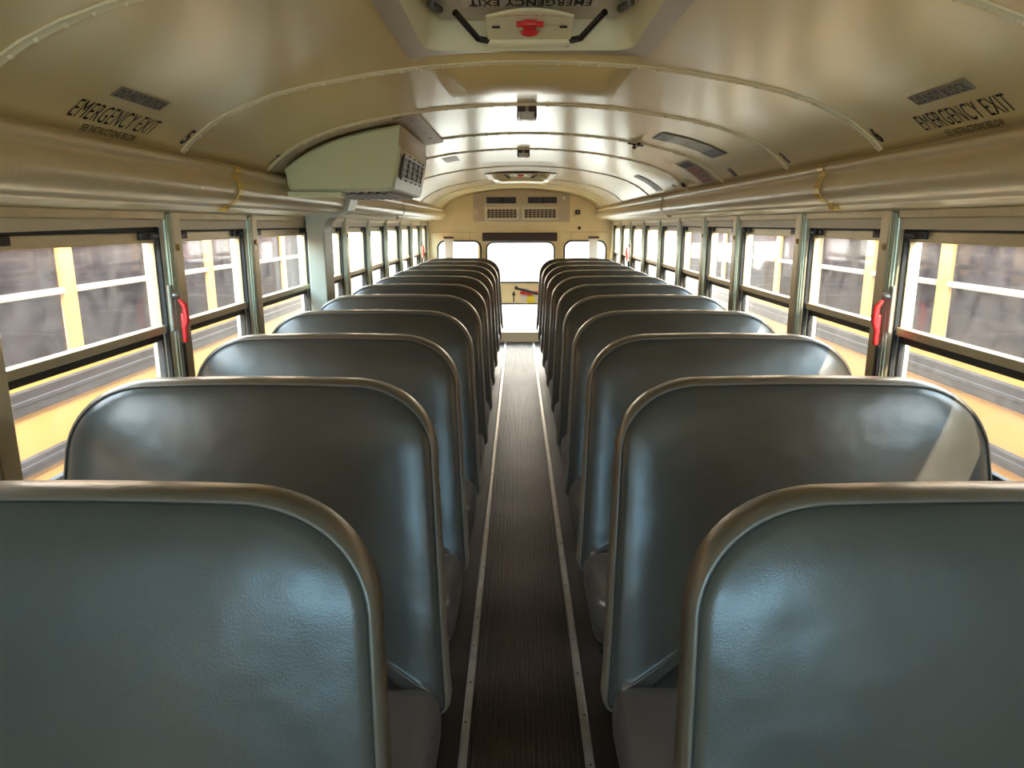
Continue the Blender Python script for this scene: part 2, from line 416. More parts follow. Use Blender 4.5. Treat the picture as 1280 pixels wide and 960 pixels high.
# ------------------------------------------------------------------ side walls and windows
PL = [.80, 1.50, 2.42, 3.15, 4.10, 4.88, 5.64, 6.39, 7.19, 7.93, 8.70, 9.36]  # side windows farther forward left out; blank wall keeps light off the first row
PR = [.78, 1.47, 2.36, 3.10, 4.01, 4.71, 5.44, 6.19, 6.99, 7.80, 8.53, 9.26]
ZS, ZT = .82, 1.474      # window opening
wn = 0
for side, nm, X, P in ((-1, 'left', XL, PL), (1, 'right', XR, PR)):
    holes = [[(a+.055, ZS), (b-.055, ZS), (b-.055, ZT), (a+.055, ZT-(0 if (side < 0 and 1.4 < a < 1.6) else .012)), ][:2]+[(b-.055, ZT-(0 if (side < 0 and 1.4 < a < 1.6) else .012)), (a+.055, ZT-.012)] for a, b in zip(P, P[1:])]
    XW = X+side*.045
    wall = plate('wall_'+nm, [(YF, -.06), (YB+.02, -.06), (YB+.02, 1.72), (YF, 1.72)], holes, .07, lambda u, v, w, XW=XW, s=side: Vector((XW+w, u, v)), M['wall'])
    struct(wall)
    # header lip
    mb = MB(); mb.bevbox(min(X+side*.002, X+side*.02), max(X+side*.002, X+side*.02), YF, YB, 1.495, 1.523, .004)
    mb.build('header_strip', M['trimalu'], wall)
    # pillar covers
    for a in P[1:]:
        pl = MB(); x0, x1 = sorted((X, X+side*.02))
        pl.bevbox(x0, x1, a+.002, a+.062, .05, 1.523, .004)
        po = pl.build('pillar_cover', M['trimalu'], wall)
        ch = MB(); x0, x1 = sorted((X+side*.002, X+side*.02))
        ch.bevbox(x0, x1, a-.048, a-.001, .05, 1.523, .003)
        for q in (-.040, -.027, -.014):
            xx0, xx1 = sorted((X-side*.003, X+side*.004)); ch.bevbox(xx0, xx1, a+q, a+q+.006, .05, 1.515, .001, 1)
        ch.build('pillar_channel', M['sage'], wall)
        sc = MB(); sc.dome((X-side*.0005, a+.022, 1.405), (-side, 0, 0), .012, .007, 10); sc.build('screw', M['brass'], po, smooth=True)
    for a, b in zip(P, P[1:]):
        wn += 1
        if b < 1.0: 
            root = empty('window_%d' % wn, (X+side*.045, (a+b)/2, ZS)); struct(root)
            g = MB(); g.box(-.002, .002, -(b-a)/2+.05, (b-a)/2-.05, 0, ZT-ZS); g.build('glass', M['glass'], root); continue
        yc = (a+b)/2; hw = (b-a)/2-.055
        root = empty('window_%d' % wn, (X+side*.045, yc, ZS)); struct(root)
        def bx(mb, x0, x1, *r, **k):
            x0, x1 = sorted((side*x0, side*x1)); mb.bevbox(x0, x1, *r, **k)
        # x: 0 = glass plane, negative = towards the cabin
        ht = ZT-ZS
        fr = MB()
        dr = .0
        bx(fr, -.012, .012, -hw, hw, .602, .636, r=.003)      # top rail of the sash
        bx(fr, -.020, .012, -hw, hw, .305-dr, .332-dr, r=.004)      # bottom rail
        for s2 in (-1, 1):
            y0, y1 = sorted((s2*hw, s2*(hw-.014))); bx(fr, -.010, .010, y0, y1, .31, .648, r=.002)
        fr.build('sash', M['trimalu'], root)
        g = MB(); g.box(-.002, .002, -hw+.01, hw-.01, .325-dr, .612-dr); g.build('upper_pane', M['glass'], root)
        lf = MB()
        bx(lf, -.004, .016, -hw, hw, .280, .302, r=.003); bx(lf, -.004, .016, -hw, hw, 0, .02, r=.003)
        for s2 in (-1, 1):
            y0, y1 = sorted((s2*hw, s2*(hw-.012))); bx(lf, -.004, .016, y0, y1, 0, .30, r=.002)
        lf.build('lower_frame', M['rubber'], root)
        g = MB(); g.box(.006, .009, -hw+.008, hw-.008, .012, .286); g.build('lower_pane', M['glass'], root)
        tk = MB()
        for s2 in (-1, 1):
            y0, y1 = sorted((s2*(hw+.004), s2*(hw-.008))); bx(tk, -.026, -.012, y0, y1, .0, .652, r=.001, seg=1)
        bx(tk, -.020, .004, -hw, hw, .636, .654, r=.001, seg=1)  # black bar stands in for the shaded gap between top rail and header
        tk.build('track', M['rubber'], root)
        nt_ = MB()
        for j in range(8):
            for s2 in (-1,):
                y0, y1 = sorted((s2*(hw-.002), s2*(hw-.012))); bx(nt_, -.031, -.024, y0, y1, .34+j*.042, .355+j*.042, r=.001, seg=1)
        nt_.build('ratchet', M['black'], root)
        lw = min(.11, hw*.30)
        for s2 in (-1, 1):
            l = MB(); y0, y1 = sorted((s2*(hw-.004), s2*(hw-.004-lw)))
            bx(l, -.024, -.010, y0, y1, .612, .636, r=.003)
            y0, y1 = sorted((s2*(hw-.016), s2*(hw-.016-lw*.45))); bx(l, -.036, -.022, y0, y1, .617, .631, r=.003)
            l.build('latch', M['black'], root)

# ------------------------------------------------------------------ rear wall with door
def rw(u, v, w): return Vector((u, YB+w, v))
outer = [(-1.26, -.06), (1.31, -.06), (1.31, 1.70)] + [(C+u, z+.01) for u, z in PROF[::-1]] + [(C-u, z+.01) for u, z in PROF[1:]] + [(-1.26, 1.70)]
DW = (-.40, .475)
wl = (-1.03, -.48); wr = (.61, 1.14)
door_hole = rrect(-.49, .56, .02, 1.35, .03, 4)
rear = plate('wall_rear', outer, [rrect(*wl, .80, 1.262, .09), rrect(*wr, .80, 1.262, .09), door_hole], .03, lambda u, v, w: rw(u, v, w+.015), M['rear']); struct(rear)
mb = MB(); mb.box(-1.11, -.53, YB-.004, YB+.001, 1.375, 1.381); mb.box(.60, 1.16, YB-.004, YB+.001, 1.375, 1.381)
for xx in (-.62, .69): mb.box(xx, xx+.006, YB-.004, YB+.001, .1, 1.375)
mb.build('panel_joint', M['acbeige'], rear)
door = empty('door_1', (AC+.01, YB+.055, .02)); struct(door)
def dl(u, v, w): return Vector((u-AC-.01, w, v-.02))
plate('door_leaf', rrect(-.52, .59, .005, 1.375, .03, 3), [rrect(DW[0], DW[1], .735, 1.245, .085), rrect(-.36, .43, .115, .445, .05)], .04, dl, M['rear'], door)
for i, (a, b, c, d, r) in enumerate(((DW[0], DW[1], .735, 1.245, .085), (-.36, .43, .115, .445, .05))):
    plate('gasket', rrect(a-.012, b+.012, c-.012, d+.012, r+.012), [rrect(a+.008, b-.008, c+.008, d-.008, r-.005)], .012, lambda u, v, w: dl(u, v, w-.026), M['rubber'], door)
    g = MB(); g.box(a-AC-.01, b-AC-.01, -.002, .002, c-.02, d-.02); g.build('door_pane', M['glass'], door)
# door lever
lv = MB(); lv.tube([(-.04, -.075, .635), (.08, -.08, .61), (.34, -.08, .53)], [.016, .017, .018], 10)
lv.dome((-.05, -.02, .640), (0, -1, 0), .026, .04, 12)
lo = lv.build('lever', M['black'], door, auto=40)
lr = MB(); lr.bevbox(.0, .36, -.05, -.03, .560, .598, .004); lr.build('lever_guard', M['red'], door)
def dtext(x, z): return lambda u, v: (x+u-AC-.01, -.0215, z+v-.02)
mb = MB(); mb.tube([(-.085, -.022, .45), (-.085, -.022, .55)], .008, 6); mb.add([(-.11, -.024, .54), (-.06, -.024, .54), (-.085, -.024, .60)], [(0, 1, 2)])
mb.build('arrow_sticker', M['ink'], door)
mb = MB(); mb.bevbox(.0, .30, -.0225, -.0202, .46, .60, .001, 1); mb.build('instruction_sticker', M['white'], door)
text_mesh('TO OPEN', .14, .022, lambda u, v: (.02+u, -.0232, .535+v), M['redink'], 'sticker_lettering', door, .02)
mb = MB(); mb.dome((.14, -.022, .485), (0, -1, 0), .060, .003, 20); mb.build('round_sticker', M['yellow'], door)
# side rear windows
for nme, (a, b) in (('window_%d' % (wn+1), wl), ('window_%d' % (wn+2), wr)):
    r_ = empty(nme, ((a+b)/2, YB+.02, .80)); struct(r_); c0 = (a+b)/2
    plate('gasket', rrect(a-.014, b+.014, .786, 1.276, .10), [rrect(a+.008, b-.008, .808, 1.254, .085)], .012, lambda u, v, w, c0=c0: Vector((u-c0, w-.026, v-.80)), M['rubber'], r_)
    g = MB(); g.box(a-c0, b-c0, -.002, .002, 0, .462); g.build('glass', M['glass'], r_)
# padded header over the door
mb = MB(); mb.bevbox(-.455, .510, YB-.07, YB, 1.262, 1.372, .012, 3)
tag(mb.build('door_header_pad', M['darkbrown']), 'dark brown crash pad above the rear emergency door', 'header pad')
# posts before the side windows
for xp, w in ((-.885, 'left'), (.975, 'right')):
    r_ = empty('support_post', (xp, YB-.07, 0))
    p = MB(); p.bevbox(-.055, .055, -.035, .035, 0, 1.30, .01, 2); p.build('post', M['white'], r_)
    p = MB(); p.bevbox(-.066, .066, -.045, .045, 1.30, 1.325, .006, 2); p.build('post_cap', M['cap'], r_)
    tag(r_, 'cream square post with dark cap in front of the %s rear window' % w, 'post', 'posts before the rear windows')

# rear air unit
ru = empty('rear_air_conditioner', (C+.02, YB, 1.50))
tag(ru, 'beige air conditioning panel with four vents high on the rear wall', 'air conditioner')
def acp(u, v, w): return Vector((u-C-.02, w, v-1.50))
xa, xb = -.565, .665
top = [(xb-(xb-xa)*i/24, roof_z(xb-(xb-xa)*i/24-C)-.004) for i in range(25)]
vents = [(-.40, -.02, 1.735, 1.815), (.13, .50, 1.735, 1.815)]
gr = [(-.39, -.01, 1.555, 1.665), (.085, .49, 1.555, 1.665)]
plate('panel', [(xa, 1.505), (xb, 1.505)]+top, [rrect(*v, .006, 2) for v in vents+gr], .07, lambda u, v, w: acp(u, v, w-.035), M['acbeige'], ru)
for v in vents:
    q = MB(); q.box(v[0]-C-.02, v[1]-C-.02, -.014, -.008, v[2]-1.5, v[3]-1.5); q.build('vent_cavity', M['black'], ru)
    k = 14
    for i in range(k):
        x = v[0]+(v[1]-v[0])*(i+.5)/k-C-.02
        if i == k//2: continue
        q = MB(); q.bevbox(x-.004, x+.004, -.06, -.015, v[2]-1.5, v[3]-1.5, .001, 1)
        q.build('louvre', M['louvre'], ru)
    plate('vent_frame', rrect(v[0]-.015, v[1]+.015, v[2]-.015, v[3]+.015, .008, 2), [rrect(*v, .004, 2)], .008, lambda u, w_, w: acp(u, w_, w-.073), M['acbeige'], ru)
for v in gr:
    q = MB(); q.box(v[0]-C-.02, v[1]-C-.02, -.014, -.008, v[2]-1.5, v[3]-1.5); q.build('vent_cavity', M['grille'], ru)
    q = MB()
    for i in range(9):
        x = v[0]+(v[1]-v[0])*i/8-C-.02; q.box(x-.005, x+.005, -.074, -.066, v[2]-1.5, v[3]-1.5)
    for i in range(5):
        z = v[2]+(v[3]-v[2])*i/4-1.5; q.box(v[0]-C-.02, v[1]-C-.02, -.072, -.067, z-.003, z+.003)
    q.build('grille', M['acbeige'], ru)
    plate('vent_frame', rrect(v[0]-.03, v[1]+.03, v[2]-.025, v[3]+.025, .01, 2), [rrect(*v, .004, 2)], .012, lambda u, w_, w: acp(u, w_, w-.075), M['trimalu'], ru)
q = MB(); q.dome((.585-C-.02, -.07, .30), (0, -1, 0), .022, .012, 14); q.build('knob', M['white'], ru, smooth=True)
r_ = empty('door_buzzer', (.77, YB, 1.60)); tag(r_, 'small black square buzzer on the upper right of the rear wall', 'buzzer')
q = MB(); q.bevbox(-.03, .03, -.03, 0, 0, .055, .004); q.build('case', M['black'], r_)
q = MB(); q.dome((0, -.03, .028), (0, -1, 0), .010, .004, 10); q.build('button', M['white'], r_)
q = MB(); q.dome((.795, YB, 1.43), (0, -1, 0), .020, .015, 12)
tag(q.build('wall_plug', M['darkbrown']), 'small dark round plug on the rear wall below the buzzer', 'plug')

# unseen front wall behind the camera; windscreen openings cut small to dim the front row
outerf = outer
fw = plate('wall_front', outerf, [rrect(-1.02, -.02, 1.02, 1.50, .08), rrect(.09, 1.08, 1.02, 1.50, .08)], .06, lambda u, v, w: Vector((u, YF-.03+w, v)), M['rear']); struct(fw)

# ------------------------------------------------------------------ roof hatches
def make_hatch(y0, y1, first=True):
    r_ = empty('roof_hatch', ((HX0+HX1)/2, y0, 1.905)); cx = (HX0+HX1)/2; D = y1-y0
    # flange follows the roof curve
    f_ = .050; nX = 14
    def side_pts(xa, xb, ya, yb, n): return [(xa+(xb-xa)*i/n, ya+(yb-ya)*i/n) for i in range(n)]
    ho = rrect(HX0-cx, HX1-cx, 0, D, .05, 6)
    # long sides of the hole get extra points so that the flange follows the roof
    hole = []
    for i, p in enumerate(ho):
        q = ho[(i+1) % len(ho)]; k = 10 if abs(p[0]-q[0]) > .2 else 1
        hole += side_pts(p[0], q[0], p[1], q[1], k)
    X0, X1 = HX0-f_-cx, HX1+f_-cx
    ol = side_pts(X0, X1, -f_, -f_, nX)+side_pts(X1, X1, -f_, D+f_, 4)+side_pts(X1, X0, D+f_, D+f_, nX)+side_pts(X0, X0, D+f_, -f_, 4)
    plate('flange', ol, [hole], .010, lambda u, v, w: Vector((u, v, roof_z(u+cx-C)-1.905-.003+w)), M['flange'], r_)
    # well: rounded opening running up to the cover
    o1 = [(x, y) for x, y in rrect(HX0-cx, HX1-cx, 0, D, .05, 6)]
    vs = []; fs = []; lev = [(-.010, 0, 1), (.0, -.004, 1), (.03, -.014, 1), (.075, -.020, 1)]
    n = len(o1)
    def ins(p, d):
        sx_ = (HX1-HX0)/2; return (p[0]*(1+d/sx_), D/2+(p[1]-D/2)*(1+d/(D/2)))
    for z, d, _ in lev:
        for p in o1: q = ins(p, d); vs.append((q[0], q[1], z))
    for j in range(len(lev)-1):
        for i in range(n): fs.append((j*n+i, j*n+(i+1) % n, (j+1)*n+(i+1) % n, (j+1)*n+i))
    w = MB(); w.add(vs, fs)
    wo = w.build('well', M['hatch'], r_, auto=50)
    # corner fillers between flange and rounded well
    for sx_, sy_ in ((-1, -1), (-1, 1), (1, -1), (1, 1)): pass
    c = MB(); c.bevbox(HX0-cx-.02, HX1-cx+.02, -.02, D+.02, .074, .09, .004); c.build('cover', M['hatch'], r_)
    l = MB(); l.bevbox(-.215, .215, .03, D-.035, .050, .066, .008, 3); lo = l.build('lid_panel', M['lid'], r_)
    # bent black bars
    for s in (-1, 1):
        b = MB(); b.tube([(s*.190, D-.33, .040), (s*.215, D-.22, .036), (s*.200, D-.16, .040)], .008, 8); b.build('stay_bar', M['black'], r_, auto=40)
        b = MB(); b.tube([(s*.165, D-.175, .030), (s*.122, D-.060, .004), (s*.095, D-.055, .000)], .0075, 8); b.build('hinge_bar', M['black'], r_, auto=40)
    # release plate and red handle
    pl = MB()
    n = 12; pts = [(-.098, D-.055)]+[(-.098+.196*i/n, D-.165-.030*math.sin(PI*i/n)) for i in range(n+1)]+[(.098, D-.055)]
    def pz(y): return .000+(D-.055-y)*.20
    vs = [(x, y, pz(y)) for x, y in pts]+[(x, y, pz(y)+.006) for x, y in pts]; k = len(pts)
    fs = [tuple(range(k)), tuple(range(k, 2*k))[::-1]]+[(i, (i+1) % k, k+(i+1) % k, k+i) for i in range(k)]
    pl.add(vs, fs); pl.tube([(-.097, D-.050, .000), (.097, D-.050, .000)], .012, 10)
    po = pl.build('release_plate', M['hatch'], r_, auto=40)
    hd = MB(); hd.bevbox(-.015, .015, D-.165, D-.100, .006, .018, .003)
    hd.dome((0, D-.100, .010), (0, .2, -1), .024, .012, 14); hd.tube([(-.030, D-.150, .012), (.030, D-.150, .012)], .006, 8)
    hd.build('release_handle', M['red'], r_, auto=40)
    text_mesh('PUSH UP TO OPEN VENT', .150, .008, lambda u, v: (.075-u, D-.185+v+.012*(1-math.sin(PI*u/.150)), .0225), M['redink'], 'plate_lettering', r_, .01)
    text_mesh('PUSH OUT', .048, .009, lambda u, v: (.080-u, D-.140+v, .0135), M['redink'], 'plate_lettering', r_, .01)
    for s in (-1, 1):
        q = MB(); q.bevbox(*sorted((s*.068, s*.086)), D-.128, D-.122, .010, .015, .002); q.build('slot', M['black'], r_)
    # warning label on the lid
    lab = MB(); lab.box(-.150, .150, D-.225, D-.145, .0485, .0500); lb = lab.build('warning_label', M['white'], lo)
    text_mesh('EMERGENCY EXIT', .270, .050, lambda u, v: (.135-u, D-.205+v, .0478), M['ink'], 'label_lettering', lo, .03)
    for s in (-1, 1):
        for yy in (D-.03, D-.09):
            q = MB(); q.dome((s*((HX1-HX0)/2-.003), yy-.05, .025), (-s, 0, 0), .006, .004, 8); q.build('rivet', M['brass'], wo, smooth=True)
    return r_
h1 = make_hatch(*HATCHES[0]); tag(h1, 'open roof escape hatch with red release handle directly overhead, nearest the camera', 'roof hatch', 'roof hatches')
h2 = make_hatch(*HATCHES[1]); tag(h2, 'distant roof escape hatch in the ceiling near the rear wall', 'roof hatch', 'roof hatches')

# ------------------------------------------------------------------ ceiling lamps
for y, lab in ((2.83, 'small dome lamp on the second visible roof seam, nearest the camera'), (4.42, 'small dome lamp on the ceiling farther back towards the rear hatch')):
    r_ = empty('dome_lamp', (C, y, 1.912)); tag(r_, lab, 'ceiling lamp', 'dome lamps on the roof seams')
    q = MB(); q.bevbox(-.036, .036, .0, .09, -.014, 0, .004); q.build('base', M['acbeige'], r_)
    q = MB(); q.bevbox(-.030, .030, .010, .085, -.046, -.012, .010, 3); q.build('lens', M['lens'], r_, auto=50)
    for s in (-1, 1):
        q = MB(); q.bevbox(*sorted((s*.006, s*.036)), -.012, .008, -.020, 0, .003); q.build('clip', M['darkbrown'], r_)
        q = MB(); q.bevbox(*sorted((s*.031, s*.037)), -.002, .085, -.042, -.004, .002); q.build('side_bracket', M['darkbrown'], r_)

# ------------------------------------------------------------------ ceiling lettering and stickers
def on_ceiling(txt, side, s0, h, ya, yb, name, label, m=None, bold=.0, cat='lettering', grp=None):
    def f(u, v):
        y = ya+(u if side < 0 else -u)
        return surf(side, s0+v, y, .0012)
    o = text_mesh(txt, abs(yb-ya), h, f, m or M['ink'], name, None, bold)
    if label: tag(o, label, cat, grp)
    return o
for side, nm, ya, yb in ((-1, 'left', 1.53, 1.865), (1, 'right', 1.825, 1.50)):
    on_ceiling('EMERGENCY EXIT', side, .034, .050, ya, yb, 'ceiling_lettering', 'black EMERGENCY EXIT lettering on the %s ceiling edge above the window' % nm, bold=.0, grp=None)
    on_ceiling('SEE INSTRUCTIONS BELOW', side, .006, .018, *((1.60, 1.82) if side < 0 else (1.765, 1.56)), name='ceiling_lettering', label='small black SEE INSTRUCTIONS BELOW lettering under EMERGENCY EXIT on the %s' % nm, bold=.01)
    y0, y1 = (1.59, 1.80) if side < 0 else (1.545, 1.76)
    st = ceiling_patch(side, .112, .145, y0, y1, M['tape'], 'ceiling_sticker'); tag(st, 'smudged grey DO NOT BLOCK sticker above EMERGENCY EXIT on the %s ceiling' % nm, 'sticker')
    def f(u, v, side=side, y0=y0, y1=y1): return surf(side, .116+v, (y0+.01+u) if side < 0 else (y1-.01-u), .003)
    text_mesh('DO NOT BLOCK', .195, .025, f, M['ink'], 'lettering', st, .0)
for d, side, y in (('5', -1, 2.03), ('7', -1, 2.735), ('6', 1, 2.055), ('8', 1, 2.735)):
    on_ceiling(d, side, .030, .055, y, y+.028, 'seat_row_number', 'black row number %s at the %s end of %s' % (d, 'left' if side < 0 else 'right', 'the nearer roof seam' if y < 2.4 else 'the second roof seam'), bold=.03, cat='row number')

def u2s(u):
    for (a, ua, za), (b, ub, zb) in zip(ARC, ARC[1:]):
        if ub <= u <= ua: return a+(b-a)*(ua-u)/(ua-ub)
r_ = ceiling_patch(1, u2s(.855), u2s(.575), 3.17, 3.40, M['black'], 'ceiling_plaque', n=8); tag(r_, 'long grey plaque taped across the right side of the ceiling', 'plaque')
ceiling_patch(1, u2s(.80), u2s(.64), 3.185, 3.395, M['greyplate'], 'plaque_face', r_, off=.003, n=8)
ceiling_patch(1, u2s(.85), u2s(.80), 3.18, 3.40, M['bluegrey'], 'tape_strip', r_, off=.003)
ceiling_patch(1, u2s(.64), u2s(.58), 3.18, 3.40, M['bluegrey'], 'tape_strip', r_, off=.003)
r_ = ceiling_patch(1, .015, u2s(.81), 3.73, 3.99, M['tape'], 'notice_sticker', n=8); tag(r_, 'faded notice sticker with red print on the right ceiling edge behind the grey plaque', 'sticker')
ceiling_patch(1, u2s(.86), u2s(.82), 3.76, 3.97, M['darkbrown'], 'header_print', r_, off=.003)
for i in range(4):
    s0 = .03+i*.032; ceiling_patch(1, s0, s0+.016, 3.77, 3.96, M['redink'], 'print_line', r_, off=.003)
r_ = ceiling_patch(1, .022, .075, 3.36, 3.41, M['tape'], 'small_label'); tag(r_, 'tiny dark label on the right ceiling edge between the plaque and the moulding', 'label')
for i in range(4): ceiling_patch(1, .026+i*.012, .033+i*.012, 3.364, 3.406, M['ink'], 'print_line', r_, off=.003)
r_ = ceiling_patch(1, .04, u2s(.78), 5.02, 5.22, M['bluegrey'], 'ceiling_plaque', n=8); tag(r_, 'brown plaque far back on the right side of the ceiling', 'plaque')
ceiling_patch(1, .09, u2s(.79), 5.05, 5.20, M['brownplate'], 'plaque_face', r_, off=.003, n=8)
r_ = ceiling_patch(1, .03, .06, 4.60, 4.66, M['tape'], 'small_label'); tag(r_, 'tiny grey label on the far right ceiling edge beyond the notice sticker', 'label')
mb = MB(); p = surf(1, .05, 4.34, .006); mb.dome(p, surf(1, .05, 4.34, .03)-p, .018, .016, 12)
tag(mb.build('round_stop', M['black'], smooth=True), 'black round stop button on a roof seam at the right edge of the ceiling', 'stop')
mb = MB()
for dy_, in ((-.06,), (.06,)):
    a = surf(1, u2s(.545), 3.63+dy_-.035, .016); b = surf(1, u2s(.545), 3.63+dy_+.035, .016)
    mb.tube([a, a+(b-a)*.2, a+(b-a)*.5, a+(b-a)*.8, b], [.003, .009, .011, .009, .003], 8)
a = surf(1, u2s(.545), 3.57, .014); b = surf(1, u2s(.545), 3.69, .014); mb.tube([a, b], .005, 6)
a = surf(1, u2s(.575), 3.62, .012); b = surf(1, u2s(.50), 3.62, .012); mb.tube([a, b], .004, 6)
tag(mb.build('ceiling_latch', M['black'], auto=50), 'small black double ended catch on a roof seam right of the lamp', 'catch')
for side, s0, s1, y0, y1, lb in ((-1, u2s(.5), u2s(.41), 4.05, 4.25, 'pale brown sticker on the ceiling just beyond the air conditioner box'),):
    tag(ceiling_patch(side, s0, s1, 4.55, 4.85, M['acbeige'], 'ceiling_sticker'), lb, 'sticker')

# ------------------------------------------------------------------ overhead air conditioner (left)
ac = empty('overhead_air_conditioner', (-.70, 2.86, 1.60))
tag(ac, 'pale green and beige air conditioner box hanging under the left ceiling edge', 'air conditioner')
AY0, AY1 = 2.86, 3.66
def sect(y, inset=0):
    """cross-section of the box: list of (x,z), following the roof then down the aisle face"""
    pts = []
    n = 14
    for i in range(n+1):
        u = .935-(.935-.485)*i/n
        pts.append((C-u, roof_z(u)-.022-inset))
    pts += [(-.448+0-inset, 1.775), (-.450-inset, 1.76), (-.478-inset, 1.622), (-.488-inset, 1.610+inset), (-.50-inset, 1.606+inset), (-.86, 1.604+inset), (-.885+inset, 1.610+inset), (-.897+inset, 1.63)]
    return pts
mb = MB(); vs = []; ysn = [AY0, AY0+.012, AY1-.012, AY1]; n = len(sect(0))
for y in ysn:
    s = sect(y, .010 if y in (AY0, AY1) else 0)
    vs += [(x+.70, y-2.86, z-1.60) for x, z in s]
fs = [tuple(range(n)), tuple(3*n+i for i in range(n))[::-1]]
for j in range(3):
    for i in range(n): fs.append((j*n+i, j*n+(i+1) % n, (j+1)*n+(i+1) % n, (j+1)*n+i))
mb.add(vs, fs)
body = mb.build('housing', [M['acgreen'], M['acbeige']], ac, auto=35)
for p in body.data.polygons:
    if p.center.x > .215 and abs(p.normal.y) < .5 or p.normal.z < -.8: p.material_index = 1
# mounting flange around the front and along the aisle side
fl = MB(); n = 22; vs = []; fs = []
for i in range(n+1):
    u = .965-(.965-.46)*i/n; x = C-u
    for yy, dz in ((2.80, -.004), (2.80, -.010), (2.865, -.012), (2.865, -.004)): vs.append((x+.70, yy-2.86, roof_z(u)+dz-1.60))
for i in range(n):
    a = i*4; b = a+4
    for q in range(4): fs.append((a+q, a+(q+1) % 4, b+(q+1) % 4, b+q))
fl.add(vs, fs); 
for i in range(5):
    u = .92-i*.1; fl.dome((C-u+.70, 2.83-2.86, roof_z(u)-.012-1.60), (0, 0, -1), .006, .004, 8)
vs = []; fs = []
for i, yy in enumerate((2.80, 3.72)):
    for u, dz in ((.50, -.012), (.405, -.010), (.405, -.003), (.50, -.003)): vs.append((C-u+.70, yy-2.86, roof_z(u)+dz-1.60))
fs = [(0, 1, 5, 4), (1, 2, 6, 5), (2, 3, 7, 6), (0, 4, 7, 3), (0, 3, 2, 1), (4, 5, 6, 7)]
fl.add(vs, fs)
for i in range(5): fl.dome((C-.44+.70, .03+i*.19, roof_z(.44)-.013-1.60), (0, 0, -1), .006, .004, 8)
fl.build('mounting_flange', M['acbeige'], ac, auto=40)
# louvred outlet on the aisle face: follows the slanted face
def face(z): return -.449-(1.76-z)*.2+.70   # local x of the slanted face
va = MB(); z0, z1 = 1.662, 1.742
ya, yb = .06, .62
va.add([(face(z0)+.001, ya, z0-1.6), (face(z1)+.001, ya, z1-1.6), (face(z1)+.001, yb, z1-1.6), (face(z0)+.001, yb, z0-1.6),
        (face(z0)+.006, ya, z0-1.6), (face(z1)+.006, ya, z1-1.6), (face(z1)+.006, yb, z1-1.6), (face(z0)+.006, yb, z0-1.6)],
       [(0, 1, 2, 3), (4, 7, 6, 5), (0, 4, 5, 1), (1, 5, 6, 2), (2, 6, 7, 3), (3, 7, 4, 0)])
va.build('outlet', M['black'], ac)
lb_ = MB()
for i in range(5):
    y = ya+(yb-ya)*i/4
    lb_.tube([(face(z0-.01)+.008, y, z0-1.61), (face(z1+.01)+.008, y, z1-1.59)], .0045, 6)
for i in range(1, 4):
    z = z0+(z1-z0)*i/4; lb_.tube([(face(z)+.008, ya, z-1.6), (face(z)+.008, yb, z-1.6)], .0025, 6)
for z in (z0, z1): lb_.tube([(face(z)+.008, ya-.004, z-1.6), (face(z)+.008, yb+.004, z-1.6)], .005, 6)
lb_.build('outlet_slats', M['louvre'], ac)
# intake slats underneath
us_ = MB()
for i in range(9):
    x = -.80+i*.034; us_.bevbox(x+.70, x+.70+.010, .06, .76, -.004, .006, .002, 1)
us_.build('intake_slats', M['louvre'], ac)
up_ = MB(); up_.bevbox(-.19, .02, -.02, .05, -.018, .004, .004); up_.build('drain_tray', M['acgreen'], ac)

# covered conduit post running down the left wall behind the unit
pc = empty('conduit_post', (-1.03, 4.04, 0)); tag(pc, 'sage green conduit post on the left wall beneath the air conditioner', 'post')
q = MB(); q.bevbox(-.115, -.02, -.10, .07, .49, 1.53, .008, 3); q.build('post', M['post'], pc)
q = MB()
pts = [(-.115, 1.44), (-.02, 1.44), (-.012, 1.49), (.015, 1.515), (.075, 1.53), (.115, 1.552), (.135, 1.61), (.09, 1.612), (.06, 1.58), (0, 1.56), (-.115, 1.55)]
k = len(pts)
q.add([(x, y, z) for y in (-.102, .072) for x, z in pts], [tuple(range(k)), tuple(range(k, 2*k))[::-1]]+[(i, (i+1) % k, k+(i+1) % k, k+i) for i in range(k)])
q.build('curved_bracket', M['post'], pc, auto=40)

# ------------------------------------------------------------------ red emergency window releases
def release(x, y, side, label):
    r_ = empty('window_release', (x, y, 1.0)); 
    q = MB(); q.bevbox(*sorted((0, side*.012)), -.028, .028, .13, .285, .006, 2); q.build('back_plate', M['greyplate'], r_)
    q = MB(); q.dome((-side*.0, 0, .25), (-side, 0, 0), .017, .02, 12); q.build('pivot', M['steel'], r_, smooth=True)
    q = MB()
    pts = [(-side*.014, 0, .235), (-side*.030, 0, .215), (-side*.034, -.002, .165), (-side*.026, -.004, .14), (-side*.026, -.006, .10)]
    q.tube(pts, [.006, .010, .010, .009, .008], 10)
    q.bevbox(*sorted((-side*.018, -side*.032)), -.013, .007, .09, .19, .004, 2)
    q.build('lever', M['red'], r_, auto=50)
    q = MB(); q.bevbox(*sorted((-side*.004, -side*.020)), -.012, .006, -.12, .09, .004, 1); q.build('rod', M['black'], r_)
    tag(r_, label, 'window release', 'red emergency window releases'); return r_
for side, X, y, lab in ((-1, XL, 2.385, 'red window release lever on the left pillar nearest the camera'), (1, XR, 2.325, 'red window release lever on the right pillar nearest the camera'),
                        (-1, XL, 8.62, 'red window release lever on the far left pillar near the rear wall'), (1, XR, 7.77, 'red window release lever on the far right pillar near the rear wall')):
    release(X, y, side, lab)

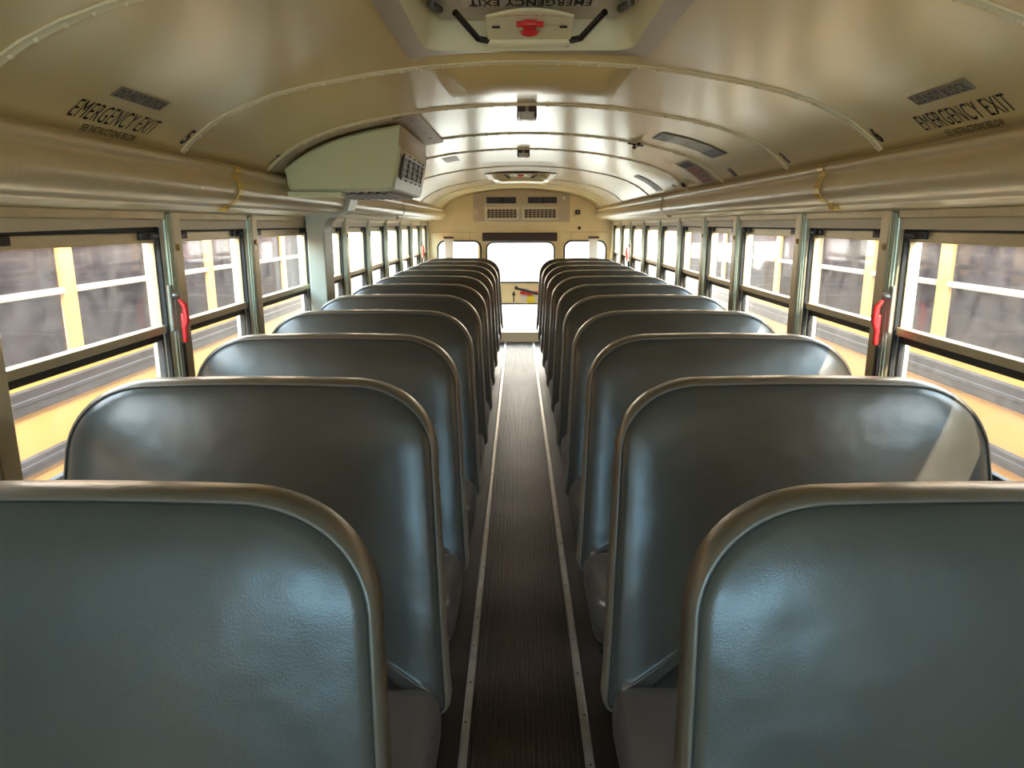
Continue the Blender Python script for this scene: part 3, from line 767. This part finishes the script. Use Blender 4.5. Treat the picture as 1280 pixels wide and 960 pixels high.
# ------------------------------------------------------------------ bench seats
def back_outline(n=14):
    """front elevation of the backrest, (x,z), counter-clockwise from bottom right"""
    hb, ht, zb, zt = .487, .452, .33, 1.11
    a, b = .215, .185; p = 2.15
    pts = []
    def side_x(z): return hb+(ht-hb)*((z-zb)/(zt-b-zb))
    r = .035
    for i in range(5):
        t = -PI/2+PI/2*i/4; pts.append((hb-r+r*math.cos(t), zb+r+r*math.sin(t)))
    for i in range(1, 8):
        z = zb+r+(zt-b-zb-r)*i/8; pts.append((side_x(z), z))
    for i in range(n+1):
        t = PI/2*i/n; pts.append((ht-a+a*math.cos(t)**(2/p), zt-b+b*math.sin(t)**(2/p)))
    for i in range(1, 6): pts.append(((ht-a)*(1-2*i/12), zt+.004*math.sin(PI*i/12)))
    right = pts[:]
    full = right+[(0, zt+.004)]+[(-x, z) for x, z in right[::-1]]
    full += [(-.30, zb), (-.15, zb), (0, zb), (.15, zb), (.30, zb)]
    return full
def inset_loop(L, d):
    n = len(L); out_ = []
    for i in range(n):
        a = Vector(L[i-1]); b = Vector(L[(i+1) % n]); t = (b-a).normalized()
        nrm = Vector((-t.y, t.x)); out_.append(Vector(L[i])+nrm*d)
    return out_
def rings_mesh(rings, cap0=None, cap1=None, seam=None):
    n = len(rings[0]); vs = [v for r in rings for v in r]; fs = []
    for j in range(len(rings)-1):
        for i in range(n): fs.append((j*n+i, j*n+(i+1) % n, (j+1)*n+(i+1) % n, (j+1)*n+i))
    if cap0: vs.append(cap0); k = len(vs)-1; fs += [(k, (i+1) % n, i) for i in range(n)]
    if cap1: vs.append(cap1); k = len(vs)-1; m0 = (len(rings)-1)*n; fs += [(k, m0+i, m0+(i+1) % n) for i in range(n)]
    return vs, fs
REC = .18/.73
def lean(z): return (z-1.10)*REC   # shift of the back with height: top is the origin
YT = -.066                           # front seam at the top, rear edge of the top is y=0
def bk(p, y): return (p[0], p[1], y) # helper

def make_seat(aisle):
    """aisle = +1 when the aisle is on the +x side"""
    root = empty('bus_seat')
    L = back_outline()
    def P3(p, y, scale=None): return (p[0], YT+y+lean(p[1]), p[1])
    cen = Vector((0, .72))
    # front panel
    base = inset_loop(L, .012)
    rings = [[P3(p, .006) for p in base], [P3(p, -.001) for p in inset_loop(L, .015)], [P3(p, -.008) for p in inset_loop(L, .032)], [P3(p, -.016) for p in inset_loop(L, .065)]]
    b2 = inset_loop(L, .065)
    for t in (.92, .82, .68, .5, .3, .12):
        rings.append([P3(cen+(p-cen)*t, -.016-.014*(1-t*t)) for p in b2])
    vs, fs = rings_mesh(rings, cap1=P3(cen, -.030))
    mb = MB(); mb.add(vs, fs)
    mb.build('backrest_panel', M['vinyl'], root, smooth=True)
    # piping
    tb = [Vector(P3(p, -.0005)) for p in inset_loop(L, .0125)]
    mb = MB(); mb.tube(tb+[tb[0]], .0013, 5)
    mb.build('seam', M['rubber'], root, smooth=True)
    # wrap-around band and rear
    sec = [(.014, .004), (.011, -.002), (.006, .001), (.002, .008), (0, .018), (0, .048), (.005, .060), (.016, .066), (.05, .070)]
    rings = [[P3(p, y) for p in inset_loop(L, d)] for d, y in sec]
    lastb = inset_loop(L, .05)
    for t in (.7, .4): rings.append([P3(cen+(p-cen)*t, .072) for p in lastb])
    vs, fs = rings_mesh(rings, cap1=P3(cen, .072))
    mb = MB(); mb.add(vs, fs); mb.build('backrest_shell', M['vinylband_rimlit'], root, smooth=True)
    # cushion: plan outline with rounded aisle front corner
    yb_ = YT+lean(.40)-.0; yf = yb_-.43
    pl = rrect(-.470, .470, yf, yb_, .07, 6)
    pl = [(x, y) for x, y in pl]
    def top(z, y): return z+(.022 if True else 0)*(yb_-y)/.43
    prof_ = [(.03, .300), (.008, .306), (0, .325), (-.002, .36), (.002, .388), (.012, .404), (.03, .413), (.06, .418)]
    rings = []
    for d, z in prof_: rings.append([(p.x, p.y, z+.045*(yb_-p.y)/.43*(1 if z > .37 else .3)) for p in inset_loop(pl, d)])
    b3 = inset_loop(pl, .06); cc = Vector((0, (yf+yb_)/2))
    for t in (.75, .45, .2): rings.append([((cc+(p-cc)*t).x, (cc+(p-cc)*t).y, .418+.010*(1-t)+.045*(yb_-(cc+(p-cc)*t).y)/.43) for p in b3])
    vs, fs = rings_mesh(rings, cap0=(0, cc.y, .30), cap1=(0, cc.y, .43+.0225))
    mb = MB(); mb.add(vs, fs); mb.build('cushion', M['cushion'], root, smooth=True)
    sb = [Vector((p.x, p.y, .402+.045*(yb_-p.y)/.43)) for p in inset_loop(pl, .010)]
    # frame and legs
    mb = MB(); mb.bevbox(-.45, .45, yf+.04, yb_-.02, .275, .302, .006)
    mb.tube([(-.44, yb_-.03, .29), (-.44, yb_+.0, .33)], .012, 8); mb.build('seat_frame', M['legs'], root, auto=40)
    for yy in (yf+.07, yb_-.05):
        mb = MB(); mb.tube([(aisle*.36, yy, -.004), (aisle*.36, yy, .20), (aisle*.345, yy, .285)], .0135, 10)
        mb.bevbox(aisle*.36-.03, aisle*.36+.03, yy-.03, yy+.03, -.006, .004, .002, 1)
        mb.build('leg', M['legs'], root, auto=40)
    mb = MB(); mb.tube([(aisle*.36, yf+.07, .05), (aisle*.36, yb_-.05, .05)], .010, 8); mb.build('stretcher', M['legs'], root, auto=40)
    mb = MB(); mb.bevbox(*sorted((-aisle*.44, -aisle*.505)), yf+.03, yb_-.02, .25, .282, .004); mb.build('wall_bracket', M['legs'], root)
    return root
YL = [1.0, 1.735, 2.45, 3.14, 3.85, 4.555, 5.26, 5.95, 6.65, 7.35, 8.06]
YR = [1.0, 1.745, 2.45, 3.125, 3.82, 4.52, 5.22, 5.92, 6.61, 7.30, 8.0]
ORD = ['nearest', 'second', 'third', 'fourth', 'fifth', 'sixth', 'seventh', 'eighth', 'ninth', 'tenth', 'eleventh']
for side, nm, xc in ((1, 'left', -.6475), (-1, 'right', .6905)):
    proto = make_seat(side)
    for k in range(11):
        o = proto if k == 0 else copy_tree(proto)
        dz = 0 if nm == 'left' else -.006
        o.location = (xc+random.uniform(-.004, .004)*(k > 1), (YL if nm == 'left' else YR)[k], 0); o.rotation_euler = (0, 0, math.radians(random.uniform(-.4, .4))*(k > 1))
        o.scale = (1, 1, 1)
        tag(o, 'grey vinyl bench seat, %s row from the camera %s of the aisle' % (ORD[k], nm), 'bus seat', 'bench seats in rows along the aisle')

# ------------------------------------------------------------------ outside: ground, neighbouring buses, hills
GZ = -.95
mb = MB(); mb.box(-400, 400, -60, 900, GZ-.3, GZ)
struct(mb.build('ground', M['asphalt']))

def neighbour(X, side, y0, y1, yp, label):
    """school bus parked alongside: X flank facing us, side = -1 left or 1 right"""
    Wd = 2.45; root = empty('school_bus', (X+side*Wd/2, (y0+y1)/2, GZ)); tag(root, label, 'school bus', 'school buses parked alongside')
    ox, oy = root.location.x, root.location.y
    p = .82; k0 = math.floor((y0+.35-yp)/p)+1
    ps = []
    y = yp+k0*p
    while y < y1-.3: ps.append(y); y += p
    hol = [[(a+.055, .85), (b-.055, .85), (b-.055, 1.53), (a+.055, 1.53)] for a, b in zip(ps, ps[1:])]
    for sgn, nm in ((1, 'flank_near'), (-1, 'flank_far')):
        xx = X if sgn == 1 else X+side*Wd
        w0 = .02*side*(1 if sgn == 1 else -1)
        plate('flank', [(y0, -.55), (y1, -.55), (y1, 1.66), (y0, 1.66)], hol, .04, lambda u, v, w, xx=xx, w0=w0: Vector((xx+w0+w-ox, u-oy, v-GZ)), M['busyellow'], root)
        for a, b in zip(ps, ps[1:]):
            g = MB(); g.box(xx+w0-.003-ox, xx+w0+.003-ox, a+.05-oy, b-.05-oy, .85-GZ, 1.53-GZ)
            go = g.build('window_pane', M['busglass'], root)
            fr = MB(); q0, q1 = sorted((xx-side*.012*sgn-ox, xx+side*.030*sgn-ox))
            fr.bevbox(q0, q1, a+.055-oy, b-.055-oy, 1.155-GZ, 1.185-GZ, .004)
            fr.bevbox(q0, q1, a+.055-oy, b-.055-oy, .85-GZ, .868-GZ, .004)
            fr.build('window_rail', M['busgrey'], go)
        for za, zb in ((.655, .765), (.38, .46), (-.05, .03)):
            rr = MB(); q0, q1 = sorted((xx-side*.022*sgn-ox, xx+side*.004*sgn-ox)); rr.bevbox(q0, q1, y0-oy+.02, y1-oy-.02, za-GZ, zb-GZ, .008, 2)
            q0, q1 = sorted((xx-side*.028*sgn-ox, xx-side*.018*sgn-ox)); rr.bevbox(q0, q1, y0-oy+.02, y1-oy-.02, (za+zb)/2-.012-GZ, (za+zb)/2+.012-GZ, .005, 2)
            rr.build('rub_rail', M['busblack'], root)
    # roof, ends, floor
    n = 16; prof = []
    for i in range(n+1):
        t = PI*i/n; prof.append((-math.cos(t)*(Wd/2+.01)*1.0, 1.66+.33*math.sin(t)**.75-GZ))
    inner = [(x*.97, z-.03) for x, z in prof[::-1]]
    rf = MB(); pr = prof+inner; m_n = len(pr)
    vs = [(x, yy-oy, z) for yy in (y0, y1) for x, z in pr]
    fs = [(i, (i+1) % m_n, m_n+(i+1) % m_n, m_n+i) for i in range(m_n)]
    for e0 in (0, m_n):
        for i in range(n): fs.append((e0+i, e0+i+1, e0+m_n-2-i, e0+m_n-1-i))
    rf.add(vs, fs); rf.build('roof', M['busyellow'], root, auto=40)
    for yy, nm in ((y0, 'front_end'), (y1, 'rear_end')):
        ol = [(-Wd/2, -.55-GZ), (Wd/2, -.55-GZ), (Wd/2, 1.66-GZ)]+[(x, z) for x, z in prof[::-1]]
        plate('end_wall', ol, [rrect(-.42, .42, .85-GZ, 1.50-GZ, .08), rrect(-1.0, -.52, .9-GZ, 1.45-GZ, .08), rrect(.52, 1.0, .9-GZ, 1.45-GZ, .08)], .04, lambda u, v, w, yy=yy: Vector((u, yy-oy+w, v)), M['busyellow'], root)
    fl = MB(); fl.box(-Wd/2+.03, Wd/2-.03, y0-oy+.05, y1-oy-.05, -.08-GZ, .0-GZ); fl.build('deck', M['businner'], root)
    # seats inside, seen through the panes
    for a in ps:
        if a < -.5: continue
        st = MB()
        for sx_ in (-1, 1): st.bevbox(*sorted((sx_*.2, sx_*1.12)), a-oy-.04, a-oy+.04, .35-GZ, 1.02-GZ, .035, 3)
        st.build('seat_row', M['vinyl'], root, auto=40)
    # wheels
    for yw in (y0+1.6, y1-2.3):
        for sx_ in (-1, 1):
            wv = MB(); xo = sx_*(Wd/2-.16)
            wv.tube([(xo-.13, yw-oy, .48), (xo-.11, yw-oy, .48), (xo+.11, yw-oy, .48), (xo+.13, yw-oy, .48)], [.40, .48, .48, .40], 28)
            wv.build('wheel', M['rubber'], root, auto=40)
    return root
neighbour(-2.20, -1, -3.4, 9.6, 3.50, 'yellow school bus with dusty windows parked close along the left windows')
neighbour(2.25, 1, -3.4, 9.9, 3.81, 'yellow school bus with dusty windows parked close along the right windows')
